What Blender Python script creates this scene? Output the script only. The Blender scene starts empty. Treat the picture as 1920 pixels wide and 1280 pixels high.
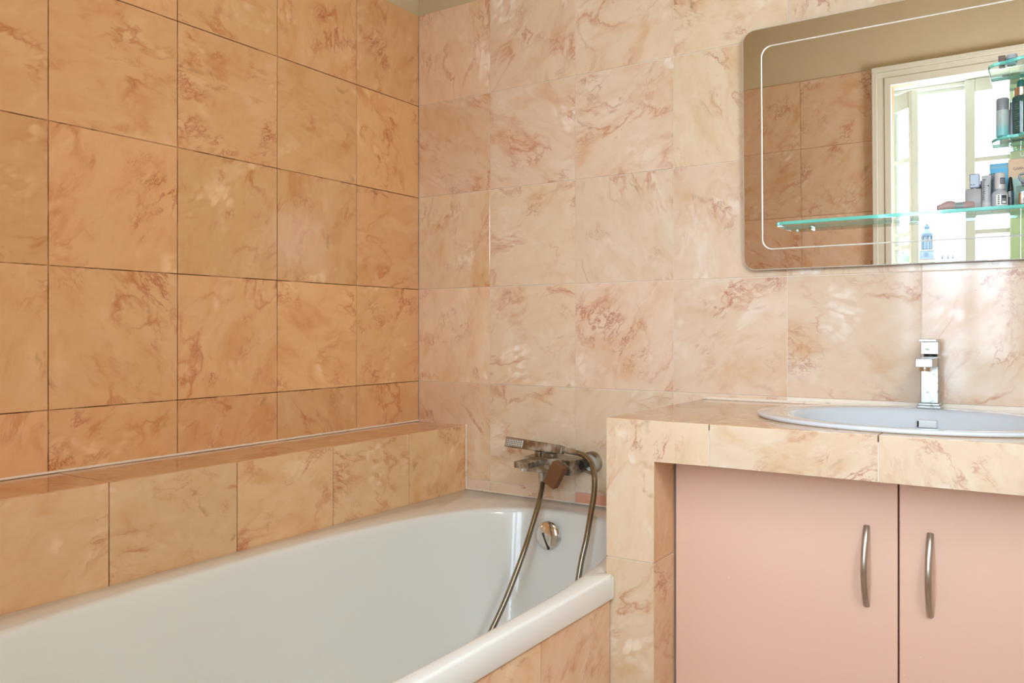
import bpy, bmesh, math, random
from mathutils import Vector, Matrix
random.seed(7)
S = bpy.context.scene
COL = S.collection

# ------------------------------------------------------------------ camera, world, exposure
cam = bpy.data.cameras.new('camera'); cam_o = bpy.data.objects.new('camera', cam); COL.objects.link(cam_o)
cam_o.location = (1.7346, -2.0729, 1.06)
cam_o.rotation_euler = (math.pi/2, 0, 0.5833)
cam.sensor_width = 36.0
cam.lens = 1535.36/1920*36
cam.shift_y = -(640-620.16)/1920
cam.clip_start = 0.01; cam.clip_end = 2000
S.camera = cam_o

world = bpy.data.worlds.new('world'); S.world = world; world.use_nodes = True
bg = world.node_tree.nodes['Background']
bg.inputs['Color'].default_value = (0.82, 0.99, 1.22, 1)
bg.inputs['Strength'].default_value = 10.0
S.view_settings.view_transform = 'Standard'; S.view_settings.look = 'None'
S.view_settings.gamma = 1.0; S.view_settings.use_curve_mapping = False
S.view_settings.exposure = 0.70
S.cycles.max_bounces = 14; S.cycles.diffuse_bounces = 6; S.cycles.glossy_bounces = 8
S.cycles.transmission_bounces = 10; S.cycles.transparent_max_bounces = 16
S.cycles.use_denoising = True
S.cycles.caustics_reflective = False; S.cycles.caustics_refractive = False

pl = bpy.data.lights.new('window_portal', 'AREA'); pl.shape = 'RECTANGLE'; pl.size = 0.98; pl.size_y = 1.34
pl.cycles.is_portal = True
po = bpy.data.objects.new('window_portal', pl); COL.objects.link(po)
po.location = (1.51, -2.34, 1.43); po.rotation_euler = (math.pi/2, 0, 0)

# ------------------------------------------------------------------ materials
def srgb(r, g, b):
    f = lambda c: (c/255/12.92) if c/255 <= 0.04045 else ((c/255+0.055)/1.055)**2.4
    return (f(r), f(g), f(b), 1)

def pbr(name, col, rough=0.5, metal=0.0, trans=0.0, ior=1.45, coat=0.0, spec=0.5):
    m = bpy.data.materials.new(name); m.use_nodes = True
    b = m.node_tree.nodes['Principled BSDF']
    b.inputs['Base Color'].default_value = col
    b.inputs['Roughness'].default_value = rough
    b.inputs['Metallic'].default_value = metal
    b.inputs['Transmission Weight'].default_value = trans
    b.inputs['IOR'].default_value = ior
    b.inputs['Coat Weight'].default_value = coat
    b.inputs['Specular IOR Level'].default_value = spec
    return m

class NT:
    def __init__(s, m): s.t = m.node_tree; s.n = s.t.nodes; s.l = s.t.links
    def node(s, typ, **kw):
        n = s.n.new(typ)
        for k, v in kw.items():
            if k == 'ins':
                for i, x in v.items(): s.put(n.inputs[i], x)
            else: setattr(n, k, v)
        return n
    def put(s, sock, x):
        if isinstance(x, bpy.types.NodeSocket): s.l.new(x, sock)
        else: sock.default_value = x
    def noise(s, vec, scale, detail=4, rough=0.55, dist=0.0):
        return s.node('ShaderNodeTexNoise', ins={'Vector': vec, 'Scale': scale, 'Detail': detail, 'Roughness': rough, 'Distortion': dist})
    def ramp(s, fac, stops, interp='LINEAR'):
        n = s.node('ShaderNodeValToRGB'); s.put(n.inputs[0], fac); r = n.color_ramp; r.interpolation = interp
        while len(r.elements) > 1: r.elements.remove(r.elements[-1])
        r.elements[0].position, r.elements[0].color = stops[0]
        for p, c in stops[1:]:
            e = r.elements.new(p); e.color = c
        return n.outputs[0]
    def math(s, op, a, b=0.0, clamp=False):
        n = s.node('ShaderNodeMath', operation=op, use_clamp=clamp); s.put(n.inputs[0], a); s.put(n.inputs[1], b); return n.outputs[0]
    def vmath(s, op, a, b=(0, 0, 0)):
        n = s.node('ShaderNodeVectorMath', operation=op); s.put(n.inputs[0], a); s.put(n.inputs[1], b); return n.outputs[0]
    def mix(s, fac, a, b, typ='MIX'):
        n = s.node('ShaderNodeMix', data_type='RGBA', blend_type=typ); s.put(n.inputs[0], fac); s.put(n.inputs[6], a); s.put(n.inputs[7], b); return n.outputs[2]

def g(v): return (v, v, v, 1)

def marble(name, dark, mid, light, rust, rough=0.085):
    m = pbr(name, mid, rough); t = NT(m); b = t.n['Principled BSDF']
    tc = t.node('ShaderNodeTexCoord'); oi = t.node('ShaderNodeObjectInfo')
    rnd = t.node('ShaderNodeTexWhiteNoise', noise_dimensions='1D', ins={'W': oi.outputs['Random']})
    off = t.vmath('MULTIPLY', rnd.outputs['Color'], (40, 40, 40))
    p0 = t.vmath('ADD', tc.outputs['Object'], off)
    ang = t.math('MULTIPLY', oi.outputs['Random'], 12.566)
    rot = t.node('ShaderNodeVectorRotate', rotation_type='Z_AXIS', ins={'Vector': p0, 'Angle': ang})
    st = t.vmath('MULTIPLY', rot.outputs[0], (1.0, 1.7, 1.0))
    w = t.noise(st, 5.0, 4, 0.6)
    wv = t.vmath('MULTIPLY', t.vmath('SUBTRACT', w.outputs['Color'], (0.5, 0.5, 0.5)), (0.13, 0.13, 0.13))
    p = t.vmath('ADD', st, wv)
    # clouds
    c1 = t.noise(p, 5.5, 5, 0.55, 0.6)
    base = t.ramp(c1.outputs['Fac'], [(0.26, dark), (0.46, mid), (0.58, mid), (0.74, light)])
    c2 = t.noise(p, 14, 4, 0.6, 0.4)
    base = t.mix(t.ramp(c2.outputs['Fac'], [(0.42, g(0)), (0.72, g(0.34))]), base, light)
    base = t.mix(t.ramp(c2.outputs['Fac'], [(0.26, g(0.3)), (0.44, g(0))]), base, dark)
    # rusty feathery veins: ridges of a warped noise, patchy
    v1 = t.noise(p, 4.2, 5, 0.55, 0.5)
    r1 = t.math('ABSOLUTE', t.math('SUBTRACT', v1.outputs['Fac'], 0.5))
    k1 = t.ramp(r1, [(0.0, g(1)), (0.008, g(0.6)), (0.035, g(0))])
    pm = t.noise(p0, 6.5, 2, 0.5)
    k1 = t.math('MULTIPLY', k1, t.ramp(pm.outputs['Fac'], [(0.46, g(0)), (0.66, g(0.7))]))
    base = t.mix(k1, base, rust)
    v2 = t.noise(p, 9.0, 6, 0.68, 0.3)
    r2 = t.math('ABSOLUTE', t.math('SUBTRACT', v2.outputs['Fac'], 0.5))
    k2 = t.ramp(r2, [(0.0, g(1)), (0.012, g(0.5)), (0.04, g(0))])
    pm2 = t.noise(t.vmath('ADD', p0, (7, 3, 1)), 7.5, 2, 0.5)
    k2 = t.math('MULTIPLY', k2, t.ramp(pm2.outputs['Fac'], [(0.54, g(0)), (0.70, g(0.75))]))
    base = t.mix(k2, base, (rust[0]*0.8, rust[1]*0.52, rust[2]*0.62, 1))
    # white crystal clusters
    v3 = t.node('ShaderNodeTexVoronoi', feature='SMOOTH_F1', ins={'Vector': p, 'Scale': 34.0, 'Randomness': 1.0})
    k3 = t.ramp(v3.outputs['Distance'], [(0.30, g(1)), (0.52, g(0))])
    pm3 = t.noise(t.vmath('ADD', p0, (1, 9, 4)), 5.5, 3, 0.6)
    k3 = t.math('MULTIPLY', k3, t.ramp(pm3.outputs['Fac'], [(0.58, g(0)), (0.72, g(0.75))]))
    base = t.mix(k3, base, (min(1, light[0]*1.18), min(1, light[1]*1.28), min(1, light[2]*1.42), 1))
    # olive stains
    v4 = t.noise(t.vmath('ADD', p, (3, 5, 8)), 8, 3, 0.6, 0.5)
    k4 = t.ramp(v4.outputs['Fac'], [(0.675, g(0)), (0.76, g(0.55))])
    base = t.mix(k4, base, srgb(128, 100, 58))
    br = t.node('ShaderNodeHueSaturation', ins={'Hue': 0.5, 'Saturation': 1.0, 'Color': base})
    t.put(br.inputs['Value'], t.math('ADD', 0.95, t.math('MULTIPLY', rnd.outputs['Value'], 0.1)))
    col = t.mix(1.0, br.outputs[0], oi.outputs['Color'], 'MULTIPLY')
    t.put(b.inputs['Base Color'], col)
    rn = t.noise(p0, 60, 2, 0.5)
    t.put(b.inputs['Roughness'], t.math('ADD', rough-0.03, t.math('MULTIPLY', rn.outputs['Fac'], 0.06)))
    b.inputs['Specular IOR Level'].default_value = 0.55
    bn = t.noise(p0, 26, 2, 0.5)
    bm_ = t.node('ShaderNodeBump', ins={'Strength': 0.05, 'Distance': 0.0004, 'Height': bn.outputs['Fac']})
    t.put(b.inputs['Normal'], bm_.outputs[0])
    return m

def speckled(name, col, col2, rough, scale=40, amount=0.5, metal=0.0, lo=0.5, hi=0.7, rough2=None):
    m = pbr(name, col, rough, metal); t = NT(m); b = t.n['Principled BSDF']
    tc = t.node('ShaderNodeTexCoord')
    n = t.noise(tc.outputs['Object'], scale, 5, 0.6)
    k = t.ramp(n.outputs['Fac'], [(lo, g(0)), (hi, g(amount))])
    t.put(b.inputs['Base Color'], t.mix(k, col, col2))
    if rough2 is not None:
        t.put(b.inputs['Roughness'], t.math('ADD', rough, t.math('MULTIPLY', k, rough2-rough)))
    return m

M = {}
M['marble'] = marble('pink_marble', srgb(215, 178, 138), srgb(226, 202, 174), srgb(236, 222, 204), srgb(190, 122, 82))
M['grout_white'] = pbr('pale_grout', srgb(240, 230, 216), 0.8)
M['grout_dark'] = speckled('dark_grout', srgb(92, 62, 40), srgb(196, 150, 110), 0.9, 9, 1.0, 0, 0.5, 0.6)
M['grout_tan'] = pbr('tan_grout', srgb(196, 150, 112), 0.85)
M['plaster'] = speckled('cream_plaster', srgb(206, 190, 158), srgb(192, 174, 140), 0.7, 4, 0.5)
M['caulk'] = speckled('silicone_caulk', srgb(236, 226, 212), srgb(150, 130, 108), 0.5, 30, 0.8, 0, 0.58, 0.7)
M['floor'] = speckled('stone_floor', srgb(190, 172, 150), srgb(165, 142, 118), 0.35, 8, 0.7)
M['acrylic'] = pbr('bath_acrylic', srgb(228, 230, 227), 0.16, coat=0.3)
M['ceramic'] = pbr('white_ceramic', srgb(206, 213, 221), 0.06, coat=0.4)
M['chrome'] = speckled('scaled_chrome', srgb(226, 224, 220), srgb(178, 172, 160), 0.1, 60, 0.6, 1.0, 0.52, 0.66, 0.4)
M['satin_chrome'] = speckled('limescaled_chrome', srgb(190, 190, 186), srgb(128, 120, 104), 0.28, 120, 0.75, 1.0, 0.55, 0.68, 0.5)
M['bronze'] = speckled('worn_nickel', srgb(142, 128, 108), srgb(206, 204, 194), 0.3, 28, 0.9, 0.85, 0.46, 0.64, 0.6)
M['bronze_dark'] = pbr('brown_lever', srgb(128, 92, 62), 0.42, 0.55)
M['hose'] = pbr('hose_metal', srgb(146, 140, 124), 0.24, 0.95)
M['spray'] = pbr('pale_spray_plate', srgb(206, 204, 192), 0.35)
M['black'] = pbr('black_rubber', srgb(28, 27, 26), 0.5)
M['cover_chrome'] = pbr('bright_overflow_chrome', srgb(224, 226, 226), 0.3, 0.45)
M['door'] = None
M['handle'] = speckled('brushed_nickel_handle', srgb(186, 178, 166), srgb(156, 146, 130), 0.34, 30, 0.6, 0.9)
M['mirror'] = pbr('silvered_glass', (0.86, 0.86, 0.85, 1), 0.0, 1.0)
M['groove'] = pbr('cut_groove', (0.95, 0.96, 0.95, 1), 0.45, 0.75)
M['mirror_edge'] = pbr('polished_edge', (0.30, 0.34, 0.32, 1), 0.1, 0.8)
M['white_paint'] = pbr('white_gloss_paint', srgb(190, 192, 180), 0.35)
M['casing_paint'] = pbr('casing_paint', srgb(222, 218, 204), 0.35)
M['green_paint'] = pbr('green_shutter_paint', srgb(160, 182, 138), 0.5)
M['dark_metal'] = pbr('dark_metal', srgb(70, 66, 60), 0.4, 0.8)

def door_mat():
    m = pbr('salmon_door_paint', srgb(226, 188, 166), 0.42); t = NT(m); b = t.n['Principled BSDF']
    tc = t.node('ShaderNodeTexCoord')
    n = t.noise(tc.outputs['Object'], 120, 1, 0.4)
    k = t.ramp(n.outputs['Fac'], [(0.80, g(0)), (0.82, g(0.8))])
    n2 = t.noise(tc.outputs['Object'], 3, 3, 0.5)
    c = t.mix(t.ramp(n2.outputs['Fac'], [(0.35, g(0)), (0.7, g(0.35))]), srgb(226, 188, 166), srgb(230, 195, 174))
    t.put(b.inputs['Base Color'], t.mix(k, c, srgb(238, 226, 206)))
    w = t.node('ShaderNodeTexNoise', ins={'Vector': t.vmath('MULTIPLY', tc.outputs['Object'], (60, 60, 700)), 'Scale': 1.0, 'Detail': 2.0})
    bp = t.node('ShaderNodeBump', ins={'Strength': 0.05, 'Distance': 0.0004, 'Height': w.outputs['Fac']})
    t.put(b.inputs['Normal'], bp.outputs[0])
    return m
M['door'] = door_mat()

def thin_glass(name, tint, gloss=1.0):
    m = bpy.data.materials.new(name); m.use_nodes = True; t = NT(m)
    out = t.n['Material Output']; t.n.remove(t.n['Principled BSDF'])
    tr = t.node('ShaderNodeBsdfTransparent', ins={'Color': tint})
    gl = t.node('ShaderNodeBsdfGlossy', ins={'Color': (1, 1, 1, 1), 'Roughness': 0.02})
    lw = t.node('ShaderNodeLayerWeight', ins={'Blend': 0.5})
    fr = t.math('ADD', t.math('MULTIPLY', t.math('POWER', lw.outputs['Facing'], 5.0), 0.96), 0.04)
    mx = t.node('ShaderNodeMixShader', ins={0: t.math('MULTIPLY', fr, gloss, True), 1: tr.outputs[0], 2: gl.outputs[0]})
    t.l.new(mx.outputs[0], out.inputs[0])
    return m
M['pane'] = thin_glass('window_glass', (0.97, 0.99, 0.98, 1))
M['shelf_glass'] = thin_glass('shelf_glass', (0.90, 0.97, 0.96, 1))
M['clear'] = thin_glass('clear_bottle_glass', (0.86, 0.90, 0.89, 1), 1.6)
M['shelf_edge'] = pbr('teal_glass_edge', srgb(120, 218, 204), 0.12, 0, 0.3, 1.3)
M['amber'] = pbr('amber_perfume', srgb(214, 140, 30), 0.1, 0, 0.5)
M['frost'] = pbr('frosted_glass', srgb(176, 176, 176), 0.35, 0, 0.25)
M['frost_teal'] = None
M['cap_grey'] = pbr('silver_grey_cap', srgb(138, 145, 152), 0.3, 0.15)
M['grey_white'] = pbr('grey_white_plastic', srgb(176, 180, 186), 0.35)
M['white_plastic'] = pbr('white_plastic', srgb(198, 198, 198), 0.3)
M['ink'] = pbr('dark_print', srgb(62, 66, 74), 0.5)
M['label_grey'] = pbr('grey_label_print', srgb(120, 126, 130), 0.5)
M['label_white'] = pbr('white_label', srgb(240, 240, 238), 0.45)
M['slate'] = pbr('dark_slate_plastic', srgb(74, 88, 94), 0.35)
M['pink'] = pbr('dusty_pink_tube', srgb(176, 148, 146), 0.35)
M['grey_green'] = pbr('grey_green_tube', srgb(132, 148, 146), 0.35)
M['cyan'] = None
M['bottle_green'] = pbr('dark_green_glass', srgb(44, 82, 78), 0.12, coat=0.5)
M['rubber_green'] = pbr('green_rubber_bulb', srgb(40, 104, 92), 0.5)
M['tan_card'] = None
M['green_card'] = pbr('pale_green_card', srgb(176, 190, 142), 0.5)
M['brown'] = pbr('brown_card', srgb(110, 92, 84), 0.5)
M['blue'] = pbr('blue_plastic', srgb(60, 150, 190), 0.35)

def banded(name, stops, rough=0.4, trans=0.0):
    """colour bands up the height of the object (printed packaging)"""
    m = pbr(name, stops[0][1], rough, 0, trans); t = NT(m); b = t.n['Principled BSDF']
    tc = t.node('ShaderNodeTexCoord'); sx = t.node('ShaderNodeSeparateXYZ', ins={0: tc.outputs['Generated']})
    t.put(b.inputs['Base Color'], t.ramp(sx.outputs['Z'], stops))
    return m
M['cyan'] = banded('sky_blue_sachet', [(0.0, srgb(150, 190, 196)), (0.45, srgb(130, 186, 204)), (0.6, srgb(92, 176, 220)), (0.88, srgb(88, 178, 224)), (0.9, srgb(130, 196, 220))])
M['frost_teal'] = banded('frosted_teal_bottle', [(0.0, srgb(120, 190, 192)), (0.3, srgb(134, 188, 190)), (0.5, srgb(166, 188, 186)), (1.0, srgb(180, 194, 190))], 0.3)
M['tan_card'] = banded('printed_carton', [(0.0, srgb(166, 196, 184)), (0.58, srgb(160, 196, 186)), (0.66, srgb(206, 172, 132)), (1.0, srgb(210, 176, 136))])

def far(name, col): return pbr(name, col, 0.85)
M['spire_stone'] = far('spire_pale_stone', (0.055, 0.065, 0.068, 1))
M['spire_lead'] = far('spire_lead', (0.028, 0.042, 0.050, 1))
M['spire_brick'] = far('spire_base_stone', (0.090, 0.072, 0.050, 1))
M['roof_far'] = far('far_slate_roof', (0.060, 0.055, 0.055, 1))
M['wall_far'] = far('far_wall', (0.78, 0.76, 0.73, 1))
M['copper'] = far('green_copper', (0.048, 0.066, 0.032, 1))
M['dark_far'] = far('far_opening', (0.015, 0.02, 0.025, 1))
M['ground'] = far('street_ground', (0.62, 0.61, 0.59, 1))

# ------------------------------------------------------------------ helpers
def link(o, parent=None, loc=(0, 0, 0)):
    COL.objects.link(o)
    if parent is not None: o.parent = parent
    o.location = loc
    return o

def wbase(o):
    v = Vector((0, 0, 0))
    while o is not None: v += Vector(o.location); o = o.parent
    return v

def obj(name, bm, mat, parent=None, base=None, smooth=False, label=None):
    """bm in world coordinates; origin at the parent's base (or base)"""
    b = wbase(parent) if parent is not None else Vector(base or (0, 0, 0))
    bmesh.ops.recalc_face_normals(bm, faces=bm.faces[:])
    bm.transform(Matrix.Translation(-b))
    me = bpy.data.meshes.new(name); bm.to_mesh(me); bm.free()
    if smooth is True:
        for p in me.polygons: p.use_smooth = True
    elif smooth:
        for p in me.polygons: p.use_smooth = True
        me.set_sharp_from_angle(angle=math.radians(smooth))
    for mm in (mat if isinstance(mat, (list, tuple)) else [mat]): me.materials.append(M[mm])
    o = bpy.data.objects.new(name, me)
    link(o, parent, (0, 0, 0) if parent is not None else tuple(b))
    if label: o['label'] = label
    return o

def tag(o, label, cat, group=None):
    o['label'] = label; o['category'] = cat
    if group: o['group'] = group
    return o

def thing(name, loc, label, cat, group=None):
    o = bpy.data.objects.new(name, None); COL.objects.link(o); o.location = loc; o.empty_display_size = 0.05
    return tag(o, label, cat, group)

def struct(name, bm, mat, base=(0, 0, 0), parent=None, smooth=False):
    o = obj(name, bm, mat, parent, base, smooth)
    o['kind'] = 'structure'
    return o

def NB(): return bmesh.new()

def add_box(bm, x0, x1, y0, y1, z0, z1, bevel=0.0, seg=1, rot=None, about=None, mi=0):
    vs = [bm.verts.new((x, y, z)) for x in (x0, x1) for y in (y0, y1) for z in (z0, z1)]
    fs = [bm.faces.new([vs[i] for i in f]) for f in ((0, 1, 3, 2), (4, 6, 7, 5), (0, 4, 5, 1), (2, 3, 7, 6), (0, 2, 6, 4), (1, 5, 7, 3))]
    for f in fs: f.material_index = mi
    if bevel > 0:
        es = list({e for f in fs for e in f.edges})
        r = bmesh.ops.bevel(bm, geom=es, offset=bevel, segments=seg, profile=0.5, affect='EDGES')
        vs = list({v for f in r['faces'] for v in f.verts} | {v for v in vs if v.is_valid})
    if rot is not None:
        c = Vector(about) if about else Vector(((x0+x1)/2, (y0+y1)/2, (z0+z1)/2))
        bmesh.ops.rotate(bm, verts=vs, cent=c, matrix=rot)
    return vs

def box(*a, **k):
    bm = NB(); add_box(bm, *a, **k); return bm

def lathe(bm, prof, c, seg=24, axis='Z', sx=1.0, sy=1.0, tilt=None):
    """prof: (radius, height) list; closed with caps"""
    c = Vector(c); rings = []
    for r, h in prof:
        ring = []
        for i in range(seg):
            a = 2*math.pi*i/seg
            u, v = r*math.cos(a)*sx, r*math.sin(a)*sy
            p = Vector((u, v, h)) if axis == 'Z' else (Vector((u, -h, v)) if axis == 'Y' else Vector((h, u, v)))
            if tilt is not None: p = tilt @ p
            ring.append(bm.verts.new(c+p))
        rings.append(ring)
    for a, b in zip(rings, rings[1:]):
        for i in range(seg):
            bm.faces.new((a[i], a[(i+1) % seg], b[(i+1) % seg], b[i]))
    bm.faces.new(rings[0][::-1]); bm.faces.new(rings[-1])
    return bm

def catmull(pts, n=8):
    P = [Vector(p) for p in pts]; P = [2*P[0]-P[1]]+P+[2*P[-1]-P[-2]]; out = []
    for i in range(1, len(P)-2):
        for k in range(n):
            t = k/n; a, b, c, d = P[i-1:i+3]
            out.append(0.5*((2*b)+(c-a)*t+(2*a-5*b+4*c-d)*t*t+(3*b-a-3*c+d)*t**3))
    out.append(P[-2]); return out

def tube(bm, pts, r, seg=10, flat=1.0, up=None):
    rings = []; prev = None
    for i, p in enumerate(pts):
        d = (pts[min(i+1, len(pts)-1)]-pts[max(i-1, 0)]).normalized()
        if prev is None:
            prev = (Vector(up) if up else (Vector((1, 0, 0)) if abs(d.x) < 0.8 else Vector((0, 0, 1))))
        u = (prev-d*prev.dot(d)).normalized(); prev = u; w = d.cross(u)
        rr = r[i] if isinstance(r, (list, tuple)) else r
        rings.append([bm.verts.new(p+rr*(u*math.cos(2*math.pi*k/seg)+w*flat*math.sin(2*math.pi*k/seg))) for k in range(seg)])
    for a, b in zip(rings, rings[1:]):
        for k in range(seg): bm.faces.new((a[k], a[(k+1) % seg], b[(k+1) % seg], b[k]))
    bm.faces.new(rings[0][::-1]); bm.faces.new(rings[-1])
    return bm

def prism(bm, poly, n, d):
    """poly: list of world points (planar); extruded by vector n*d"""
    off = Vector(n)*d
    a = [bm.verts.new(p) for p in poly]; b = [bm.verts.new(Vector(p)+off) for p in poly]
    bm.faces.new(a); bm.faces.new(b[::-1])
    for i in range(len(a)): bm.faces.new((a[i], b[i], b[(i+1) % len(a)], a[(i+1) % len(a)]))
    return bm

def rrect(x0, x1, z0, z1, r, n=8, corners=(1, 1, 1, 1)):
    out = []
    for k, (cx, cz, a0) in enumerate(((x1-r, z1-r, 0), (x0+r, z1-r, 90), (x0+r, z0+r, 180), (x1-r, z0+r, 270))):
        if corners[k]:
            for i in range(n+1):
                a = math.radians(a0+90*i/n); out.append((cx+r*math.cos(a), cz+r*math.sin(a)))
        else:
            out.append((x1 if k in (0, 3) else x0, z1 if k in (0, 1) else z0))
    return out

# tiles: one shared mesh per size; local z is the face normal
TILE = {}
JOINT = 0.0020
def tile_mesh(w, h, t):
    key = (round(w, 4), round(h, 4), round(t, 4))
    if key not in TILE:
        bm = NB(); c = 0.0007; a, b = w/2, h/2
        back = [bm.verts.new((x, y, -t)) for x, y in ((-a, -b), (a, -b), (a, b), (-a, b))]
        mid = [bm.verts.new((x, y, -c)) for x, y in ((-a, -b), (a, -b), (a, b), (-a, b))]
        fr = [bm.verts.new((x, y, 0)) for x, y in ((-a+c, -b+c), (a-c, -b+c), (a-c, b-c), (-a+c, b-c))]
        bm.faces.new(back[::-1])
        for p, q in ((back, mid), (mid, fr)):
            for i in range(4): bm.faces.new((p[i], p[(i+1) % 4], q[(i+1) % 4], q[i]))
        bm.faces.new(fr)
        me = bpy.data.meshes.new('tile'); bm.to_mesh(me); bm.free(); me.materials.append(M['marble']); TILE[key] = me
    return TILE[key]

def tile(parent, u0, u1, v0, v1, plane, face, t=0.0025, tint=(1, 1, 1), wob=True, kind_name='tile'):
    """face: '-y' wall seen from -y (u=x, v=z, plane=y) ; '+y'; '+x'; '-x' (u=y, v=z, plane=x); '+z' (u=x, v=y, plane=z)"""
    j = JOINT
    w, h = u1-u0-j, v1-v0-j
    if w < 0.004 or h < 0.004: return None
    o = bpy.data.objects.new(kind_name, tile_mesh(w, h, t))
    uc, vc = (u0+u1)/2, (v0+v1)/2
    if face in ('-y', '+y'): p = Vector((uc, plane, vc))
    elif face in ('+x', '-x'): p = Vector((plane, uc, vc))
    else: p = Vector((uc, vc, plane))
    R = {'-y': Matrix(((1, 0, 0), (0, 0, -1), (0, 1, 0))), '+y': Matrix(((-1, 0, 0), (0, 0, 1), (0, 1, 0))),
         '+x': Matrix(((0, 0, 1), (1, 0, 0), (0, 1, 0))), '-x': Matrix(((0, 0, -1), (-1, 0, 0), (0, 1, 0))),
         '+z': Matrix.Identity(3)}[face]
    if wob:
        R = R @ Matrix.Rotation(random.gauss(0, 0.0011), 3, 'X') @ Matrix.Rotation(random.gauss(0, 0.0011), 3, 'Y')
    link(o, parent, p-wbase(parent)); o.rotation_euler = R.to_euler()
    v = 1+random.uniform(-0.045, 0.045)
    o.color = (tint[0]*v, tint[1]*v*random.uniform(0.975, 1.02), tint[2]*v*random.uniform(0.96, 1.03), 1)
    return o

# ------------------------------------------------------------------ room shell
RX, RY, RZ = 2.04, -1.86, 2.55
TOP = 2.0925
rows = [TOP, 1.7956, 1.4956, 1.1956, 0.8956, 0.5956, 0.2956, 0.0]
def wall_mesh_split(bm, boxes):
    for b in boxes: add_box(bm, *b[:6], mi=b[6])
    return bm

# back wall
bm = wall_mesh_split(NB(), [(-0.12, RX+0.12, 0.0025, 0.12, 0, TOP, 0), (-0.12, RX+0.12, 0.006, 0.12, TOP, RZ, 1)])
wb = struct('wall_back', bm, ['grout_white', 'plaster'])
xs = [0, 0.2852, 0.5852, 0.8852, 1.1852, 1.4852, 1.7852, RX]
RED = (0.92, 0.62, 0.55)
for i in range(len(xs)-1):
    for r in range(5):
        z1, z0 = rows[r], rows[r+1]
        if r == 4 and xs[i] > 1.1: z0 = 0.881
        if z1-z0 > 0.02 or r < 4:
            tile(wb, xs[i], xs[i+1], z0, z1, 0.0, '-y', tint=(1.0, 0.97, 0.93) if i == 0 else (1.02, 1.04, 1.08))  # corner column: slight tile variation plus warm corner shading painted into the tint
    if xs[i] < 0.9:
        tile(wb, xs[i], min(xs[i+1], 0.966), 0.5635, 0.5956, 0.0, '-y', tint=RED if i == 2 else (1.02, 1.05, 1.1))
# left wall
bm = wall_mesh_split(NB(), [(-0.12, -0.0025, RY-0.1, 0.0025, 0, TOP, 0), (-0.12, -0.006, RY-0.1, 0.006, TOP, RZ, 1)])
wl = struct('wall_left', bm, ['grout_dark', 'plaster'])
ys = [0, -0.2868, -0.5868, -0.8868, -1.1868, -1.4868, -1.7868, RY]
for i in range(len(ys)-1):
    for r in range(5):
        z1, z0 = rows[r], rows[r+1]
        if r == 4: z0 = 0.764
        tile(wl, ys[i+1], ys[i], z0, z1, 0.0, '+x', tint=(0.95, 0.70, 0.47))  # deeper orange than the back wall: warmer light painted into the tile tint
# right wall and ceiling, floor (out of the frame)
struct('wall_right', box(RX, RX+0.12, RY-0.1, 0.12, 0, RZ), 'plaster')
struct('ceiling', box(-0.12, RX+0.12, RY-0.1, 0.12, RZ, RZ+0.12), 'plaster')
struct('floor', box(-0.12, RX+0.12, RY-0.1, 0.12, -0.12, 0), 'floor')

# added ceiling fill light, out of view, to brighten the room
M['lamp_glow'] = pbr('lamp_diffuser', srgb(255, 250, 240), 0.5)
_b = M['lamp_glow'].node_tree.nodes['Principled BSDF']
_b.inputs['Emission Color'].default_value = (0.98, 1.0, 1.0, 1); _b.inputs['Emission Strength'].default_value = 2.0
cl = thing('ceiling_lamp', (1.05, -0.95, RZ), 'round flush white ceiling lamp with opal diffuser', 'lamp')
obj('rim', lathe(NB(), [(0.235, 0), (0.24, -0.01), (0.24, -0.05), (0.225, -0.052), (0.225, -0.02)], (1.05, -0.95, RZ), 40), 'white_paint', cl, smooth=40)
obj('diffuser', lathe(NB(), [(0.224, -0.03), (0.224, -0.05), (0.19, -0.066), (0.1, -0.078), (0.01, -0.08)], (1.05, -0.95, RZ), 40), 'lamp_glow', cl, smooth=40)

# added unseen fill light, brightens the left wall from the right
M['sconce_glow'] = pbr('sconce_diffuser', srgb(255, 252, 246), 0.5)
_b = M['sconce_glow'].node_tree.nodes['Principled BSDF']
_b.inputs['Emission Color'].default_value = (0.94, 1.0, 1.05, 1); _b.inputs['Emission Strength'].default_value = 19.0
wfill = thing('wall_lamp', (RX, -1.3, 1.60), 'opal half-round wall lamp on the right-hand wall', 'lamp')
obj('back_plate', box(RX-0.02, RX, -1.49, -1.11, 1.43, 1.77, bevel=0.004), 'white_paint', wfill)
bm = NB(); R1 = []
for z in (1.45, 1.75):
    R1.append([bm.verts.new((RX-0.02-0.075*math.sin(math.pi*k/16), -1.3-0.18*math.cos(math.pi*k/16), z)) for k in range(17)])
for k in range(16): bm.faces.new((R1[0][k], R1[0][k+1], R1[1][k+1], R1[1][k]))
bm.faces.new(R1[0]); bm.faces.new(R1[1][::-1])
obj('diffuser', bm, 'sconce_glow', wfill, smooth=40)

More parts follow.
